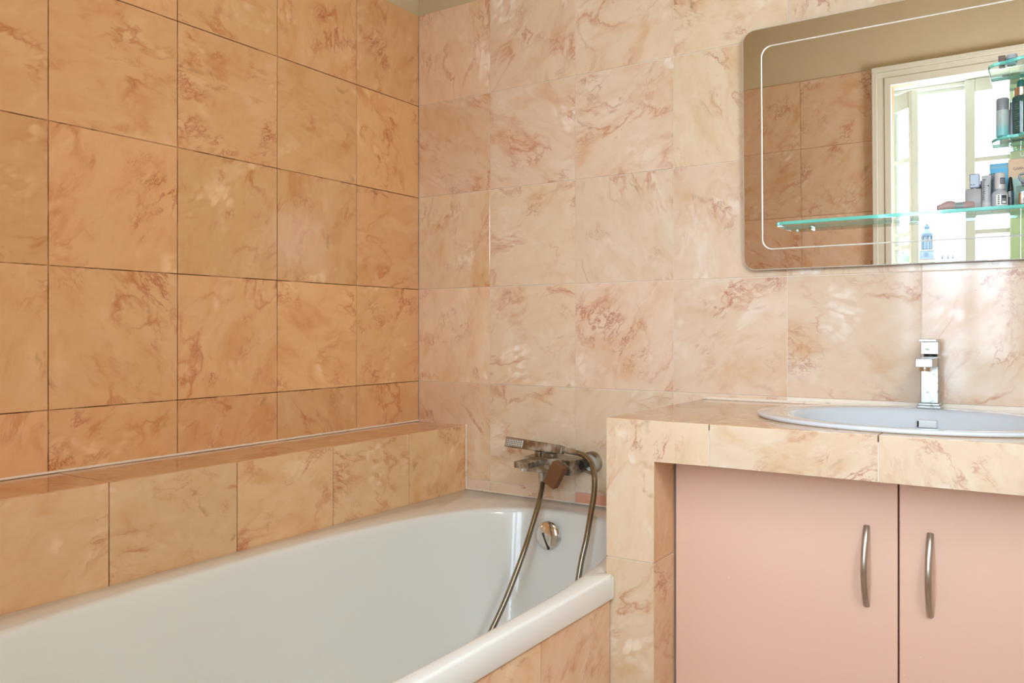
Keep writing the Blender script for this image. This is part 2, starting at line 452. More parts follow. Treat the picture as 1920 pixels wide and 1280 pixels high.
# window wall: tiled to the left of the window, plaster above
WX0, WX1, WZ0, WZ1 = 1.155, 1.955, 0.77, 2.04
CO = 1.0785                      # outer edge of the casing
TZ = 2.123                       # top of the tiles on this wall
bm = wall_mesh_split(NB(), [
    (-0.12, WX0, RY-0.06, RY-0.0025, 0, TZ, 0), (-0.12, RX+0.12, RY-0.06, RY-0.004, TZ, RZ, 1),
    (WX0, WX1, RY-0.06, RY-0.0025, 0, WZ0, 0), (WX0, WX1, RY-0.06, RY-0.004, WZ1, TZ, 1),
    (WX1, RX+0.12, RY-0.06, RY-0.004, 0, TZ, 1)])
wf = struct('wall_front', bm, ['grout_tan', 'plaster'])
fx = [0, 0.1535, 0.462, 0.7705, CO]
fz = [TZ, 1.8155, 1.507, 1.1985, 0.89, 0.5815, 0.273, 0.0]
for i in range(len(fx)-1):
    for k in range(7):
        if fx[i] < 0.9 and k > 4: continue
        tile(wf, fx[i], fx[i+1], fz[k+1], fz[k], RY, '+y', tint=(0.93, 0.84, 0.77))
# deep alcove behind the casing that holds the window
bm = NB()
add_box(bm, 0.985, 1.03, -2.36, RY-0.06, 0.70, 2.16)
add_box(bm, 1.995, 2.04, -2.36, RY-0.06, 0.70, 2.16)
add_box(bm, 0.985, 2.04, -2.36, RY-0.06, 2.10, 2.16)
add_box(bm, 0.985, 2.04, -2.36, RY-0.06, 0.70, WZ0)
struct('wall_alcove', bm, 'casing_paint')

# window
win = bpy.data.objects.new('window_1', None); COL.objects.link(win); win.location = (1.54, -2.25, 0.93); win['kind'] = 'structure'
def casing(bm, y0):
    y = RY
    for (a, b, d) in ((CO, CO+0.022, 0.026), (CO+0.022, CO+0.05, 0.018), (CO+0.05, WX0, 0.022)):
        add_box(bm, a, b, y-0.002, y+d, 0.0+WZ0-0.06, TZ-(a-CO), 0.002)
        add_box(bm, 2*1.555-b, 2*1.555-a, y-0.002, y+d, WZ0-0.06, TZ-(a-CO), 0.002)
    for (a, b, d) in ((TZ-0.022, TZ, 0.026), (TZ-0.05, TZ-0.022, 0.018), (WZ1, TZ-0.05, 0.022)):
        add_box(bm, CO+(TZ-b), 2*1.555-CO-(TZ-b), y-0.001, y+d+0.0005, a, b, 0.002)
    return bm
obj('casing', casing(NB(), RY), 'casing_paint', win)
obj('sill', box(WX0+0.002, WX1-0.002, RY-0.40, RY+0.022, WZ0-0.03, WZ0+0.002, bevel=0.004), 'casing_paint', win)
bm = NB()
add_box(bm, 1.03, 1.07, -2.31, -2.255, WZ0, 2.10, 0.003)
add_box(bm, 1.962, 1.995, -2.31, -2.255, WZ0, 2.10, 0.003)
add_box(bm, 1.07, 1.962, -2.31, -2.255, 2.062, 2.10, 0.003)
add_box(bm, 1.07, 1.962, -2.275, -2.235, 2.082, 2.10, 0.003)
add_box(bm, 1.07, 1.962, -2.31, -2.255, WZ0, 0.80, 0.003)
obj('frame', bm, 'white_paint', win)

def sash(x0, x1, z0, z1, munt, stile, rail, rot=0.0, origin=(0, 0), rx=None):
    """a glazed casement built along +x from its hinge, then turned about the hinge"""
    th = 0.036
    bm = NB()
    L = x1-x0
    add_box(bm, 0, stile, -th/2, th/2, z0, z1, 0.003)
    add_box(bm, L-stile, L, -th/2, th/2, z0, z1, 0.003)
    add_box(bm, stile, L-stile, -th/2, th/2, z1-rail, z1, 0.002)
    add_box(bm, stile, L-stile, -th/2, th/2, z0, z0+0.13, 0.002)
    R = Matrix.Translation((origin[0], origin[1], 0)) @ Matrix.Rotation(rot, 4, 'Z')
    bm.transform(R); s = obj('sash', bm, 'white_paint', win)
    for mz in munt:
        b2 = box(stile-0.002, L-stile+0.002, -0.013, 0.013, mz-0.011, mz+0.011, bevel=0.003); b2.transform(R)
        obj('muntin', b2, 'white_paint', s)
    lv = [z0+0.13]+list(munt)+[z1-rail]
    for a, b in zip(lv, lv[1:]):
        b3 = box(stile-0.003, L-stile+0.003, -0.002, 0.002, a+0.004, b-0.004); b3.transform(R)
        obj('pane', b3, 'pane', s)
    return s
dx, dy = 1.2165-1.106, -2.088+2.222
sash(0, math.hypot(dx, dy), 0.81, 2.060, sorted([1.753, 1.416, 1.357]), 0.024, 0.075, math.atan2(dy, dx), (1.106, -2.222))
sash(0, 0.215, 0.81, 2.0995, [1.414, 1.738], 0.042, 0.058, 0, (1.403, -2.235))
sash(0, 0.262, 0.81, 2.060, [1.414, 1.738], 0.042, 0.05, 0, (1.70, -2.28))
bm = NB()
for k in range(3): add_box(bm, 1.580+0.04*k, 1.6185+0.04*k, -2.212, -2.192, 0.81, 2.05, 0.003)
add_box(bm, 1.5795, 1.6995, -2.215, -2.210, 1.2, 1.26); add_box(bm, 1.5795, 1.6995, -2.215, -2.210, 1.8, 1.86)
obj('shutter', bm, 'green_paint', win, label='pale green folded shutter beside the white sash')
b4 = NB(); tube(b4, [Vector((1.095, -2.22, 2.01)), Vector((1.165, -2.143, 2.035))], 0.004, 6)
obj('stay', b4, 'dark_metal', win)

# caulk lines
struct('trim_1', box(0.968, 2.04, -0.006, 0.0, 0.881, 0.8875, bevel=0.0015), 'caulk')
struct('trim_2', box(0.0, 0.004, -1.86, -0.0, 0.7645, 0.7695, bevel=0.001), 'caulk')
struct('trim_3', box(0.195, 0.963, -0.005, 0.0, 0.5625, 0.567, bevel=0.001), 'caulk')
struct('trim_4', box(0.193, 0.1965, -0.004, 0.0, 0.5625, 0.7665, bevel=0.001), 'caulk')

# ------------------------------------------------------------------ tiled ledge along the left wall
LX = 0.193; LZ = 0.764; RIM = 0.5625
led = thing('bath_ledge', (0.1, -0.9, 0), 'low tiled marble ledge running along the left wall above the bath', 'ledge')
obj('core', box(0.0005, LX-0.0025, -1.855, -0.0005, 0.0, LZ-0.0025), 'grout_dark', led)
ly = [0, -0.272, -0.5695, -0.867, -1.169, -1.467, -1.765, -1.855]
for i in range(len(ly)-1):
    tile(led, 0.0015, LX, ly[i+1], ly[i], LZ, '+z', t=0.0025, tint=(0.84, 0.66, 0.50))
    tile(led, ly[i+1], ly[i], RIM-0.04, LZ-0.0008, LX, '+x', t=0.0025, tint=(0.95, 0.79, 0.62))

# ------------------------------------------------------------------ bathtub
tub = thing('bathtub', (0.59, -0.93, 0), 'white acrylic bathtub set between tiled ledge and tiled front panel', 'bathtub')
C = Vector((0.6075, -1.0)); poly = [(0.1945, -0.001), (0.964, -0.001), (0.964, -0.5575), (0.985, -0.5575), (0.985, -1.852), (0.1945, -1.852)]
angs = sorted(set([2*math.pi*k/120 for k in range(120)] + [math.atan2(y-C.y, x-C.x) % (2*math.pi) for x, y in poly]))
def ray_poly(a):
    d = Vector((math.cos(a), math.sin(a))); best = 9
    for i in range(len(poly)):
        p, q = Vector(poly[i]), Vector(poly[(i+1) % len(poly)]); e = q-p
        den = d.x*e.y-d.y*e.x
        if abs(den) < 1e-9: continue
        w = p-C; t = (w.x*e.y-w.y*e.x)/den; s = (w.x*d.y-w.y*d.x)/den
        if t > 0 and -1e-6 <= s <= 1+1e-6: best = min(best, t)
    return best
def inner_r(a, d, kb=1.25):
    c, s = math.cos(a), math.sin(a); A = 0.342-d
    B, n = (0.89-d*kb, 2.6) if s >= 0 else (0.74-d*2.2, 3.0)
    return (abs(c/A)**n+abs(s/B)**n)**(-1/n)
bm = NB(); loops = []
def add_loop(rf, z): loops.append([bm.verts.new((C.x+rf(a)*math.cos(a), C.y+rf(a)*math.sin(a), z)) for a in angs])
add_loop(lambda a: ray_poly(a)-0.02, RIM-0.05)
add_loop(lambda a: ray_poly(a)-0.002, RIM-0.05)
add_loop(lambda a: ray_poly(a), RIM-0.046)
add_loop(lambda a: ray_poly(a), RIM-0.006)
add_loop(lambda a: ray_poly(a)-0.0016, RIM-0.0018)
add_loop(lambda a: ray_poly(a)-0.006, RIM)
for d, z in ((-0.010, 0), (-0.004, -0.0012), (0.001, -0.005), (0.004, -0.013), (0.008, -0.035), (0.018, -0.09), (0.032, -0.16), (0.05, -0.24), (0.072, -0.31), (0.10, -0.365), (0.14, -0.405), (0.19, -0.428), (0.25, -0.435)):
    add_loop(lambda a, d=d: inner_r(a, d), RIM+z)
for p, q in zip(loops, loops[1:]):
    for i in range(len(angs)): bm.faces.new((p[i], p[(i+1) % len(angs)], q[(i+1) % len(angs)], q[i]))
bm.faces.new(loops[-1])
obj('basin', bm, 'acrylic', tub, smooth=50)
# overflow cover with slotted turning knob
ov = Vector((0.574, -0.1315, 0.4955)); tl = Matrix.Rotation(math.radians(-7), 3, 'X')
bm = lathe(NB(), [(0.039, -0.004), (0.0395, 0.003), (0.037, 0.008), (0.030, 0.0125), (0.018, 0.0155), (0.004, 0.0165)], ov, 32, 'Y', tilt=tl)
oc = obj('overflow_cover', bm, 'chrome', tub, smooth=40, label='round chrome overflow cover with a slot')
bm = NB(); add_box(bm, ov.x-0.0022, ov.x+0.0022, ov.y-0.0195, ov.y-0.012, ov.z-0.036, ov.z+0.012, rot=Matrix.Rotation(math.radians(-24), 3, 'Y'), about=(ov.x, ov.y-0.012, ov.z-0.01), bevel=0.001)
obj('slot_bar', bm, 'dark_metal', oc)

# tiled front panel of the bath
pan = thing('bath_apron', (0.97, -1.2, 0), 'peach marble tile panel below the outer rim of the bath', 'panel')
obj('core', box(0.955, 0.9735, -1.85, -0.558, 0, 0.509), 'grout_tan', pan)
py = [-0.558, -0.829, -1.127, -1.425, -1.723, -1.85]
for i in range(len(py)-1):
    tile(pan, py[i+1], py[i], 0.27, 0.5095, 0.976, '+x', t=0.0025, tint=(0.95, 0.84, 0.74))
    tile(pan, py[i+1], py[i], 0.0, 0.27, 0.976, '+x', t=0.0025, tint=(0.95, 0.84, 0.74))

# ------------------------------------------------------------------ tiled vanity
VX0, VX1, VY, VZ = 0.966, 2.04, -0.555, 0.881
PX = 1.071; FZ = 0.80
van = thing('vanity_counter', (1.5, -0.28, 0), 'marble tiled washbasin counter with tiled pillar beside the bath', 'counter')
bm = NB()
add_box(bm, VX0+0.0025, PX-0.0025, VY+0.0025, -0.001, 0, VZ-0.0125)
add_box(bm, PX-0.0025, 1.9395, VY+0.0025, -0.47, FZ+0.001, VZ-0.0125)
add_box(bm, 1.9395, VX1-0.001, VY+0.0025, -0.001, 0, VZ-0.0125)
obj('core', bm, 'grout_white', van)
CRM = (0.90, 0.88, 0.84)
def poly_tile(pts, n, t, tint):
    bm = NB(); prism(bm, pts, n, -t)
    bmesh.ops.recalc_face_normals(bm, faces=bm.faces[:])
    ctr = sum((Vector(p) for p in pts), Vector())/len(pts)
    R = {(0, -1, 0): Matrix(((1, 0, 0), (0, 0, -1), (0, 1, 0)))}[tuple(n)]
    bm.transform(Matrix.Translation(-ctr)); bm.transform(R.to_4x4().inverted())
    bmesh.ops.bevel(bm, geom=bm.edges[:], offset=0.0007, segments=1, affect='EDGES')
    me = bpy.data.meshes.new('tile'); bm.to_mesh(me); bm.free(); me.materials.append(M['marble'])
    o = bpy.data.objects.new('tile', me); link(o, van, ctr-wbase(van)); o.rotation_euler = R.to_euler(); o.color = (*tint, 1)
    return o
e = JOINT/2
poly_tile([(VX0, VY, VZ-0.0006), (VX0, VY, 0.5956+e), (PX, VY, 0.5956+e), (PX, VY, FZ), (1.1852-e, VY, FZ), (1.1852-e, VY, VZ-0.0006)], (0, -1, 0), 0.0025, (0.90, 0.88, 0.84))
for a, b in ((1.1852, 1.4852), (1.4852, 1.7852), (1.7852, VX1)):
    tile(van, a, b, FZ-0.0008, VZ+0.0002, VY, '-y', t=0.0025, tint=(0.90, 0.91, 0.90), wob=False)
for z0, z1 in ((0.2956, 0.5956), (0.0, 0.2956)):
    tile(van, VX0-e, PX+e, z0, z1, VY, '-y', t=0.0025, tint=(0.90, 0.88, 0.84), wob=False)
    tile(van, VY+0.003, -0.447, z0, z1, PX, '+x', t=0.0025, tint=(0.92, 0.80, 0.70))
tile(van, VY+0.003, -0.447, 0.5956, FZ, PX, '+x', t=0.0025, tint=(0.86, 0.66, 0.52))
for y0, y1 in ((VY+0.012, -0.2552), (-0.2552, 0.0)):
    tile(van, y0, y1, 0.5665, VZ-0.0006, VX0, '-x', t=0.0025, tint=(0.98, 0.95, 0.92))
for z0, z1 in ((0.5956, FZ), (0.2956, 0.5956), (0.0, 0.2956)):
    tile(van, 1.937, VX1, z0, z1, VY, '-y', t=0.0025, tint=CRM, wob=False)
# counter top tiles, cut round the bowl
HC = (1.505, -0.268)
def top_tile(x0, x1, y0, y1, tint):
    cut = lambda x, y: ((x-HC[0])/0.262)**2+((y-HC[1])/0.218)**2 < 1
    nx, ny = max(1, round((x1-x0)/0.02)), max(1, round((y1-y0)/0.02))
    any_cut = any(cut(x0+(x1-x0)*i/nx, y0+(y1-y0)*j/ny) for i in range(nx+1) for j in range(ny+1))
    if not any_cut:
        tile(van, x0, x1, y0, y1, VZ, '+z', t=0.012, tint=tint, wob=False); return
    x0 += e; x1 -= e; y0 += e; y1 -= e
    bm = NB(); V = {}
    def vert(i, j):
        if (i, j) not in V: V[i, j] = bm.verts.new((x0+(x1-x0)*i/nx-(x0+x1)/2, y0+(y1-y0)*j/ny-(y0+y1)/2, 0))
        return V[i, j]
    for i in range(nx):
        for j in range(ny):
            if any(cut(x0+(x1-x0)*(i+a)/nx, y0+(y1-y0)*(j+b)/ny) for a in (0, 1) for b in (0, 1)): continue
            bm.faces.new((vert(i, j), vert(i+1, j), vert(i+1, j+1), vert(i, j+1)))
    r = bmesh.ops.extrude_face_region(bm, geom=bm.faces[:])
    bmesh.ops.translate(bm, verts=[v for v in r['geom'] if isinstance(v, bmesh.types.BMVert)], vec=(0, 0, -0.012))
    bmesh.ops.recalc_face_normals(bm, faces=bm.faces[:])
    me = bpy.data.meshes.new('tile'); bm.to_mesh(me); bm.free(); me.materials.append(M['marble'])
    o = bpy.data.objects.new('tile', me); link(o, van, Vector(((x0+x1)/2, (y0+y1)/2, VZ))-wbase(van)); o.color = (*tint, 1)
for a, b in ((VX0, 1.1852), (1.1852, 1.4852), (1.4852, 1.7852), (1.7852, VX1)):
    top_tile(a, b, VY, -0.2552, (0.85, 0.76, 0.64)); top_tile(a, b, -0.2552, 0.0, (0.83, 0.72, 0.59))  # browner tint: dark grazing reflections painted into the top tiles

# ------------------------------------------------------------------ cabinet under the counter
cab = thing('vanity_cabinet', (1.5, -0.3, 0), 'salmon pink two-door cupboard under the washbasin counter', 'cabinet')
bm = NB()
add_box(bm, 1.0725, 1.09, -0.428, -0.02, 0.06, 0.80); add_box(bm, 1.918, 1.9355, -0.428, -0.02, 0.06, 0.80)
add_box(bm, 1.09, 1.918, -0.428, -0.02, 0.06, 0.078); add_box(bm, 1.09, 1.918, -0.032, -0.02, 0.078, 0.80)
obj('body', bm, 'door', cab)
obj('plinth', box(1.0725, 1.9355, -0.43, -0.41, 0.0, 0.058), 'door', cab)
for (a, b, hx) in ((1.0745, 1.5003, 1.448), (1.5033, 1.9335, 1.5533)):
    d = obj('door', box(a, b, -0.4485, -0.4305, 0.062, 0.798, bevel=0.0012), 'door', cab)
    pts = []
    for k in range(25):
        t_ = k/24; zz = 0.5525+0.147*t_
        pts.append(Vector((hx, -0.4485-0.029*math.sin(math.pi*t_)**0.8+0.0006, zz)))
    bm = NB(); tube(bm, pts, 0.0058, 12, 0.72, up=(1, 0, 0))
    obj('handle', bm, 'handle', d, smooth=60, label='arched brushed nickel bar handle')

# ------------------------------------------------------------------ washbasin and tap
BZ = 0.890; BC = (1.505, -0.266)
bas = thing('washbasin', (BC[0], BC[1], VZ), 'white oval ceramic washbasin dropped into the tiled counter', 'washbasin')
bm = NB(); N = 96
def ell(a, b, cy, z): return [bm.verts.new((BC[0]+a*math.cos(2*math.pi*k/N), cy+b*math.sin(2*math.pi*k/N), z)) for k in range(N)]
prof = [(0.296, 0.241, -0.266, VZ-0.0001), (0.303, 0.248, -0.266, VZ+0.0005), (0.3055, 0.2505, -0.266, VZ+0.004), (0.304, 0.249, -0.266, BZ-0.0012), (0.299, 0.244, -0.266, BZ),
        (0.243, 0.206, -0.272, BZ-0.001), (0.236, 0.200, -0.2735, BZ-0.003), (0.231, 0.195, -0.274, BZ-0.010), (0.224, 0.187, -0.275, BZ-0.028), (0.21, 0.174, -0.277, BZ-0.06), (0.185, 0.15, -0.28, BZ-0.10),
        (0.14, 0.11, -0.285, BZ-0.128), (0.08, 0.06, -0.285, BZ-0.138), (0.03, 0.03, -0.285, BZ-0.141)]
R_ = [ell(*p) for p in prof]
for p, q in zip(R_, R_[1:]):
    for k in range(N): bm.faces.new((p[k], p[(k+1) % N], q[(k+1) % N], q[k]))
bm.faces.new(R_[-1])
obj('bowl', bm, 'ceramic', bas, smooth=60)
bm = NB(); add_box(bm, 1.488, 1.528, -0.106, -0.084, 0.851, 0.867, 0.002, 2)
of = obj('overflow_cover', bm, 'cover_chrome', bas, label='small chrome overflow cover inside the bowl')
obj('slot', box(1.4895, 1.493, -0.1068, -0.104, 0.852, 0.865), 'black', of)
bm = lathe(NB(), [(0.030, 0), (0.031, 0.002), (0.026, 0.005), (0.005, 0.006)], (1.505, -0.285, BZ-0.1405), 24)
obj('drain', bm, 'chrome', bas, smooth=40)

tap = thing('basin_tap', (1.508, -0.042, BZ), 'square chrome mixer tap standing on the washbasin rim', 'tap')
TY = -0.0615
obj('base_plate', box(1.484, 1.531, TY-0.004, -0.014, BZ-0.0005, BZ+0.0055, bevel=0.0008), 'satin_chrome', tap)
bm = NB(); add_box(bm, 1.486, 1.529, TY-0.002, -0.016, BZ+0.0055, BZ+0.011, 0.001); obj('collar', bm, 'satin_chrome', tap)
obj('body', box(1.4915, 1.5265, TY, -0.0265, BZ+0.011, 1.003, bevel=0.0012), 'satin_chrome', tap)
sp = obj('spout', box(1.4925, 1.5255, -0.158, TY+0.002, 0.9835, 1.0015, bevel=0.0012), 'satin_chrome', tap)
obj('aerator', lathe(NB(), [(0.0115, -0.009), (0.012, -0.004), (0.012, 0.0002)], (1.509, -0.142, 0.9835), 20), 'chrome', sp, smooth=40)
obj('cartridge', lathe(NB(), [(0.0135, 0), (0.0135, 0.006)], (1.509, -0.044, 1.003), 20), 'black', tap, smooth=40)
bm = NB(); add_box(bm, 1.4915, 1.5265, TY, -0.0265, 1.009, 1.0365, 0.001)
lv = obj('lever', bm, 'satin_chrome', tap)
bm = NB(); add_box(bm, 1.4915, 1.5265, -0.098, -0.0265, 1.0365, 1.042, 0.001); obj('lever_plate', bm, 'satin_chrome', lv)

# ------------------------------------------------------------------ bath mixer and hand shower
mix = thing('bath_mixer', (0.56, 0.0, 0.68), 'tarnished nickel bath mixer on the wall above the bath', 'tap')
for x in (0.488, 0.641):
    f = obj('escutcheon', lathe(NB(), [(0.0315, 0.0), (0.0315, 0.012), (0.0295, 0.0155), (0.024, 0.0165), (0.022, 0.011), (0.003, 0.011)], (x, 0, 0.686), 32, 'Y'), 'bronze', mix, smooth=40)
    obj('seal', lathe(NB(), [(0.0145, 0.0108), (0.0232, 0.0108), (0.0232, 0.0135), (0.0145, 0.0135)], (x, 0, 0.686), 28, 'Y'), 'spray', f, smooth=40)
    obj('union', lathe(NB(), [(0.0135, 0.010), (0.0135, 0.05)], (x-0.012 if x > 0.6 else x, 0, 0.684), 18, 'Y'), 'dark_metal', mix, smooth=40)
obj('body', box(0.474, 0.628, -0.105, -0.021, 0.6605, 0.7025, bevel=0.0015), 'bronze', mix)
s2 = obj('spout', box(0.4975, 0.544, -0.19, -0.103, 0.6835, 0.701, bevel=0.0015), 'bronze', mix)
obj('aerator', lathe(NB(), [(0.0105, -0.0075), (0.012, -0.005), (0.012, 0.0003)], (0.5215, -0.172, 0.6835), 20), 'chrome', s2, smooth=40)
Rk = Matrix.Rotation(math.radians(28.5), 3, 'Y')
kc = (0.598, -0.134, 0.6665)
bm = NB(); add_box(bm, kc[0]-0.019, kc[0]+0.019, -0.147, -0.121, kc[2]-0.0345, kc[2]+0.0345, 0.0012, rot=Rk)
kn = obj('lever', bm, 'bronze_dark', mix, label='brown rectangular lever turned aslant')
obj('lever_stem', lathe(NB(), [(0.0155, 0.104), (0.0155, 0.1215)], (0.603, 0, 0.678), 22, 'Y'), 'bronze', kn, smooth=40)
obj('diverter', box(0.5, 0.5165, -0.085, -0.072, 0.702, 0.716, bevel=0.001), 'bronze', mix)
obj('hose_outlet', lathe(NB(), [(0.0105, -0.032), (0.0115, -0.028), (0.0115, -0.004), (0.013, -0.004), (0.013, 0.0003)], (0.5325, -0.094, 0.6605), 20), 'satin_chrome', mix, smooth=40)
obj('holder', box(0.53, 0.56, -0.088, -0.058, 0.7023, 0.713, bevel=0.001), 'bronze', mix)

hs = thing('hand_shower', (0.49, -0.075, 0.72), 'nickel stick hand shower lying on the bath mixer with looping hose', 'shower')
ax = Vector((0.5885-0.3965, 0.0, 0.7255-0.7345)); L_ = ax.length
Rh = Matrix.Translation((0.3965, -0.074, 0.7345)) @ Matrix.Rotation(math.atan2(0.009, 0.192), 4, 'Y') @ Matrix.Rotation(math.radians(-14), 4, 'X')
bm = NB(); add_box(bm, 0, L_, -0.010, 0.010, -0.0145, 0.0145, 0.003, 2)
for v in bm.verts:
    f = v.co.x/L_; v.co.z *= 1.05-0.22*f; v.co.y *= 1-0.05*f
bm.transform(Rh); hb = obj('handle_bar', bm, 'bronze', hs, smooth=30)
bm = NB(); add_box(bm, 0.009, 0.063, -0.0112, -0.0095, -0.0105, 0.0105, 0.001); bm.transform(Rh)
spl = obj('spray_plate', bm, 'spray', hs, label='pale spray plate with dark nozzle holes')
bm = NB()
for i in range(9):
    for j in range(4):
        add_box(bm, 0.0118+i*0.0056, 0.0144+i*0.0056, -0.0119, -0.0110, -0.0088+j*0.0052, -0.0062+j*0.0052)
bm.transform(Rh); nz = obj('nozzle_holes', bm, 'black', hs); nz['kind'] = 'stuff'
bm = NB(); tube(bm, [Vector((0.5875, -0.074, 0.7255)), Vector((0.599, -0.0745, 0.7245)), Vector((0.6, -0.0745, 0.7245)), Vector((0.636, -0.077, 0.7215))], [0.0065, 0.0065, 0.0088, 0.0078], 16)
obj('hose_nut', bm, 'bronze', hs, smooth=40)
pts = [(0.634, -0.077, 0.7217), (0.66, -0.083, 0.717), (0.69, -0.098, 0.701), (0.715, -0.128, 0.668), (0.727, -0.155, 0.625), (0.733, -0.185, 0.58), (0.737, -0.215, 0.525), (0.735, -0.24, 0.47), (0.735, -0.265, 0.40), (0.74, -0.32, 0.26), (0.735, -0.42, 0.155),
       (0.68, -0.55, 0.14), (0.585, -0.58, 0.15), (0.545, -0.47, 0.21), (0.553, -0.40, 0.284), (0.568, -0.33, 0.378), (0.578, -0.25, 0.50), (0.5655, -0.17, 0.588), (0.542, -0.112, 0.626), (0.5325, -0.094, 0.634)]
bm = NB(); tube(bm, catmull(pts, 8), 0.0075, 12)
obj('hose', bm, 'hose', hs, smooth=True)

# ------------------------------------------------------------------ mirror
mt = math.radians(1.22)
mir = thing('wall_mirror', (1.505, -0.02, 1.212), 'wide frameless mirror with rounded corners and cut line, above the washbasin', 'mirror')
mir.rotation_euler = (mt, 0, 0)
def mobj(name, bm, mat, smooth=False, parent=None):
    bmesh.ops.recalc_face_normals(bm, faces=bm.faces[:])
    me = bpy.data.meshes.new(name); bm.to_mesh(me); bm.free()
    for mm in (mat if isinstance(mat, list) else [mat]): me.materials.append(M[mm])
    if smooth:
        for p in me.polygons: p.use_smooth = True
    o = bpy.data.objects.new(name, me); COL.objects.link(o); o.parent = parent or mir; return o
W2, HH = 0.422, 0.6
bm = NB(); c = 0.0022
oa = rrect(-W2, W2, 0, HH, 0.03); ia = rrect(-W2+c, W2-c, c, HH-c, 0.03-c)
vb = [bm.verts.new((x, 0.005, z)) for x, z in oa]; vo = [bm.verts.new((x, 0.0014, z)) for x, z in oa]; vi = [bm.verts.new((x, 0, z)) for x, z in ia]
bm.faces.new(vb[::-1]); n_ = len(oa)
for p, q in ((vb, vo), (vo, vi)):
    for k in range(n_):
        f = bm.faces.new((p[k], p[(k+1) % n_], q[(k+1) % n_], q[k])); f.material_index = 1 if p is vb else 2
bm.faces.new(vi)
mobj('glass', bm, ['mirror', 'mirror_edge', 'groove'])
bm = NB()
def ring(d, y, r): return [bm.verts.new((x, y, z)) for x, z in rrect(-W2+d, W2-d, d+0.004, HH-d, r)]
a_, b_, c_ = ring(0.0455, -0.00005, 0.026), ring(0.0472, -0.0009, 0.025), ring(0.0489, -0.00005, 0.024)
for p, q in ((a_, b_), (b_, c_)):
    for k in range(len(p)): bm.faces.new((p[k], p[(k+1) % len(p)], q[(k+1) % len(p)], q[k]))
mobj('cut_line', bm, 'groove')
bm = NB(); prism(bm, [(-0.36, 0.005, 0.04), (-0.36, 0.0195, 0.04), (-0.36, 0.0318, 0.56), (-0.36, 0.005, 0.56)], (1, 0, 0), 0.72)
mobj('backing', bm, 'dark_metal')

# ------------------------------------------------------------------ glass shelves in front of the mirror
def shelf(outline, z0, z1, label, studs):
    cx = sum(p[0] for p in outline)/len(outline)
    t = thing('glass_shelf', (cx, -0.05, z0), label, 'shelf', 'glass shelves in front of the mirror')
    c = 0.0012; n = len(outline); ctr = Vector((cx, sum(p[1] for p in outline)/n))
    bm = NB()
    ins = []
    for k in range(n):
        p0, p1, p2 = Vector(outline[k-1]), Vector(outline[k]), Vector(outline[(k+1) % n])
        e1, e2 = (p1-p0).normalized(), (p2-p1).normalized()
        nn = (Vector((-e1.y, e1.x))+Vector((-e2.y, e2.x))).normalized()
        ins.append(p1+nn*c)
    top = [bm.verts.new((p.x, p.y, z1)) for p in ins]; bot = [bm.verts.new((p.x, p.y, z0)) for p in ins]
    bm.faces.new(top); bm.faces.new(bot[::-1])
    obj('glass_plate', bm, 'shelf_glass', t)
    bm = NB(); R = []
    for ring_, z in ((ins, z0), ([Vector(p) for p in outline], z0+c), ([Vector(p) for p in outline], z1-c), (ins, z1)):
        R.append([bm.verts.new((p.x, p.y, z)) for p in ring_])
    for p, q in zip(R, R[1:]):
        for k in range(n): bm.faces.new((p[k], p[(k+1) % n], q[(k+1) % n], q[k]))
    obj('glass_edge', bm, 'shelf_edge', t, label='teal polished glass edge')
    for sx in studs:
        yb = -0.0205-(z0-1.212)*math.tan(mt)
        bm = lathe(NB(), [(0.003, 0.0), (0.003, 0.016), (0.002, 0.017)], (sx, yb, z0-0.0032), 16, 'Y')
        obj('stud', bm, 'chrome', t, smooth=40)
    return t
def bow(x0, x1, yb, yc, yf, r, n=10):
    """shelf outline (counter-clockwise): straight back, rounded front corners, gently bowed front"""
    out = [(x1, yb), (x0, yb)]
    for k in range(n+1):
        a = math.pi+k/n*math.pi/2
        out.append((x0+r+r*math.cos(a), yc+r+r*math.sin(a)))
    for k in range(1, 12):
        s = k/12; out.append((x0+r+(x1-x0-2*r)*s, yc-(yc-yf)*math.sin(math.pi*s)))
    for k in range(n+1):
        a = 1.5*math.pi+k/n*math.pi/2
        out.append((x1-r+r*math.cos(a), yc+r+r*math.sin(a)))
    return out
Z1 = 1.316
yb = lambda z: -0.0212-(z-1.212)*math.tan(mt)
shelf(bow(1.187, 1.823, yb(1.312), -0.125, -0.127, 0.028), 1.308, Z1, 'long clear glass shelf across the lower part of the mirror', (1.25, 1.76))
Z2 = 1.461
shelf(bow(1.627, 1.823, yb(1.457), -0.118, -0.168, 0.05), 1.454, Z2, 'short glass shelf holding dropper bottle, the middle of three', (1.66, 1.79))
Z3 = 1.604
shelf(bow(1.624, 1.823, yb(1.60), -0.150, -0.178, 0.03), 1.597, Z3, 'short glass shelf highest in front of the mirror', (1.695, 1.79))

# ------------------------------------------------------------------ toiletries
def lettering(parent, text, size, loc, mat, rot=(math.pi/2, 0, 0), ext=0.0001):
    cu = bpy.data.curves.new('lettering', 'FONT'); cu.body = text; cu.size = size; cu.extrude = ext; cu.align_x = 'LEFT'
    tmp = bpy.data.objects.new('lettering_tmp', cu); COL.objects.link(tmp)
    dg = bpy.context.evaluated_depsgraph_get(); dg.update()
    me = bpy.data.meshes.new_from_object(tmp.evaluated_get(dg)); bpy.data.objects.remove(tmp)
    me.materials.clear(); me.materials.append(M[mat])
    o = bpy.data.objects.new('lettering', me); COL.objects.link(o); o.parent = parent
    o.location = Vector(loc)-wbase(parent); o.rotation_euler = rot
    return o

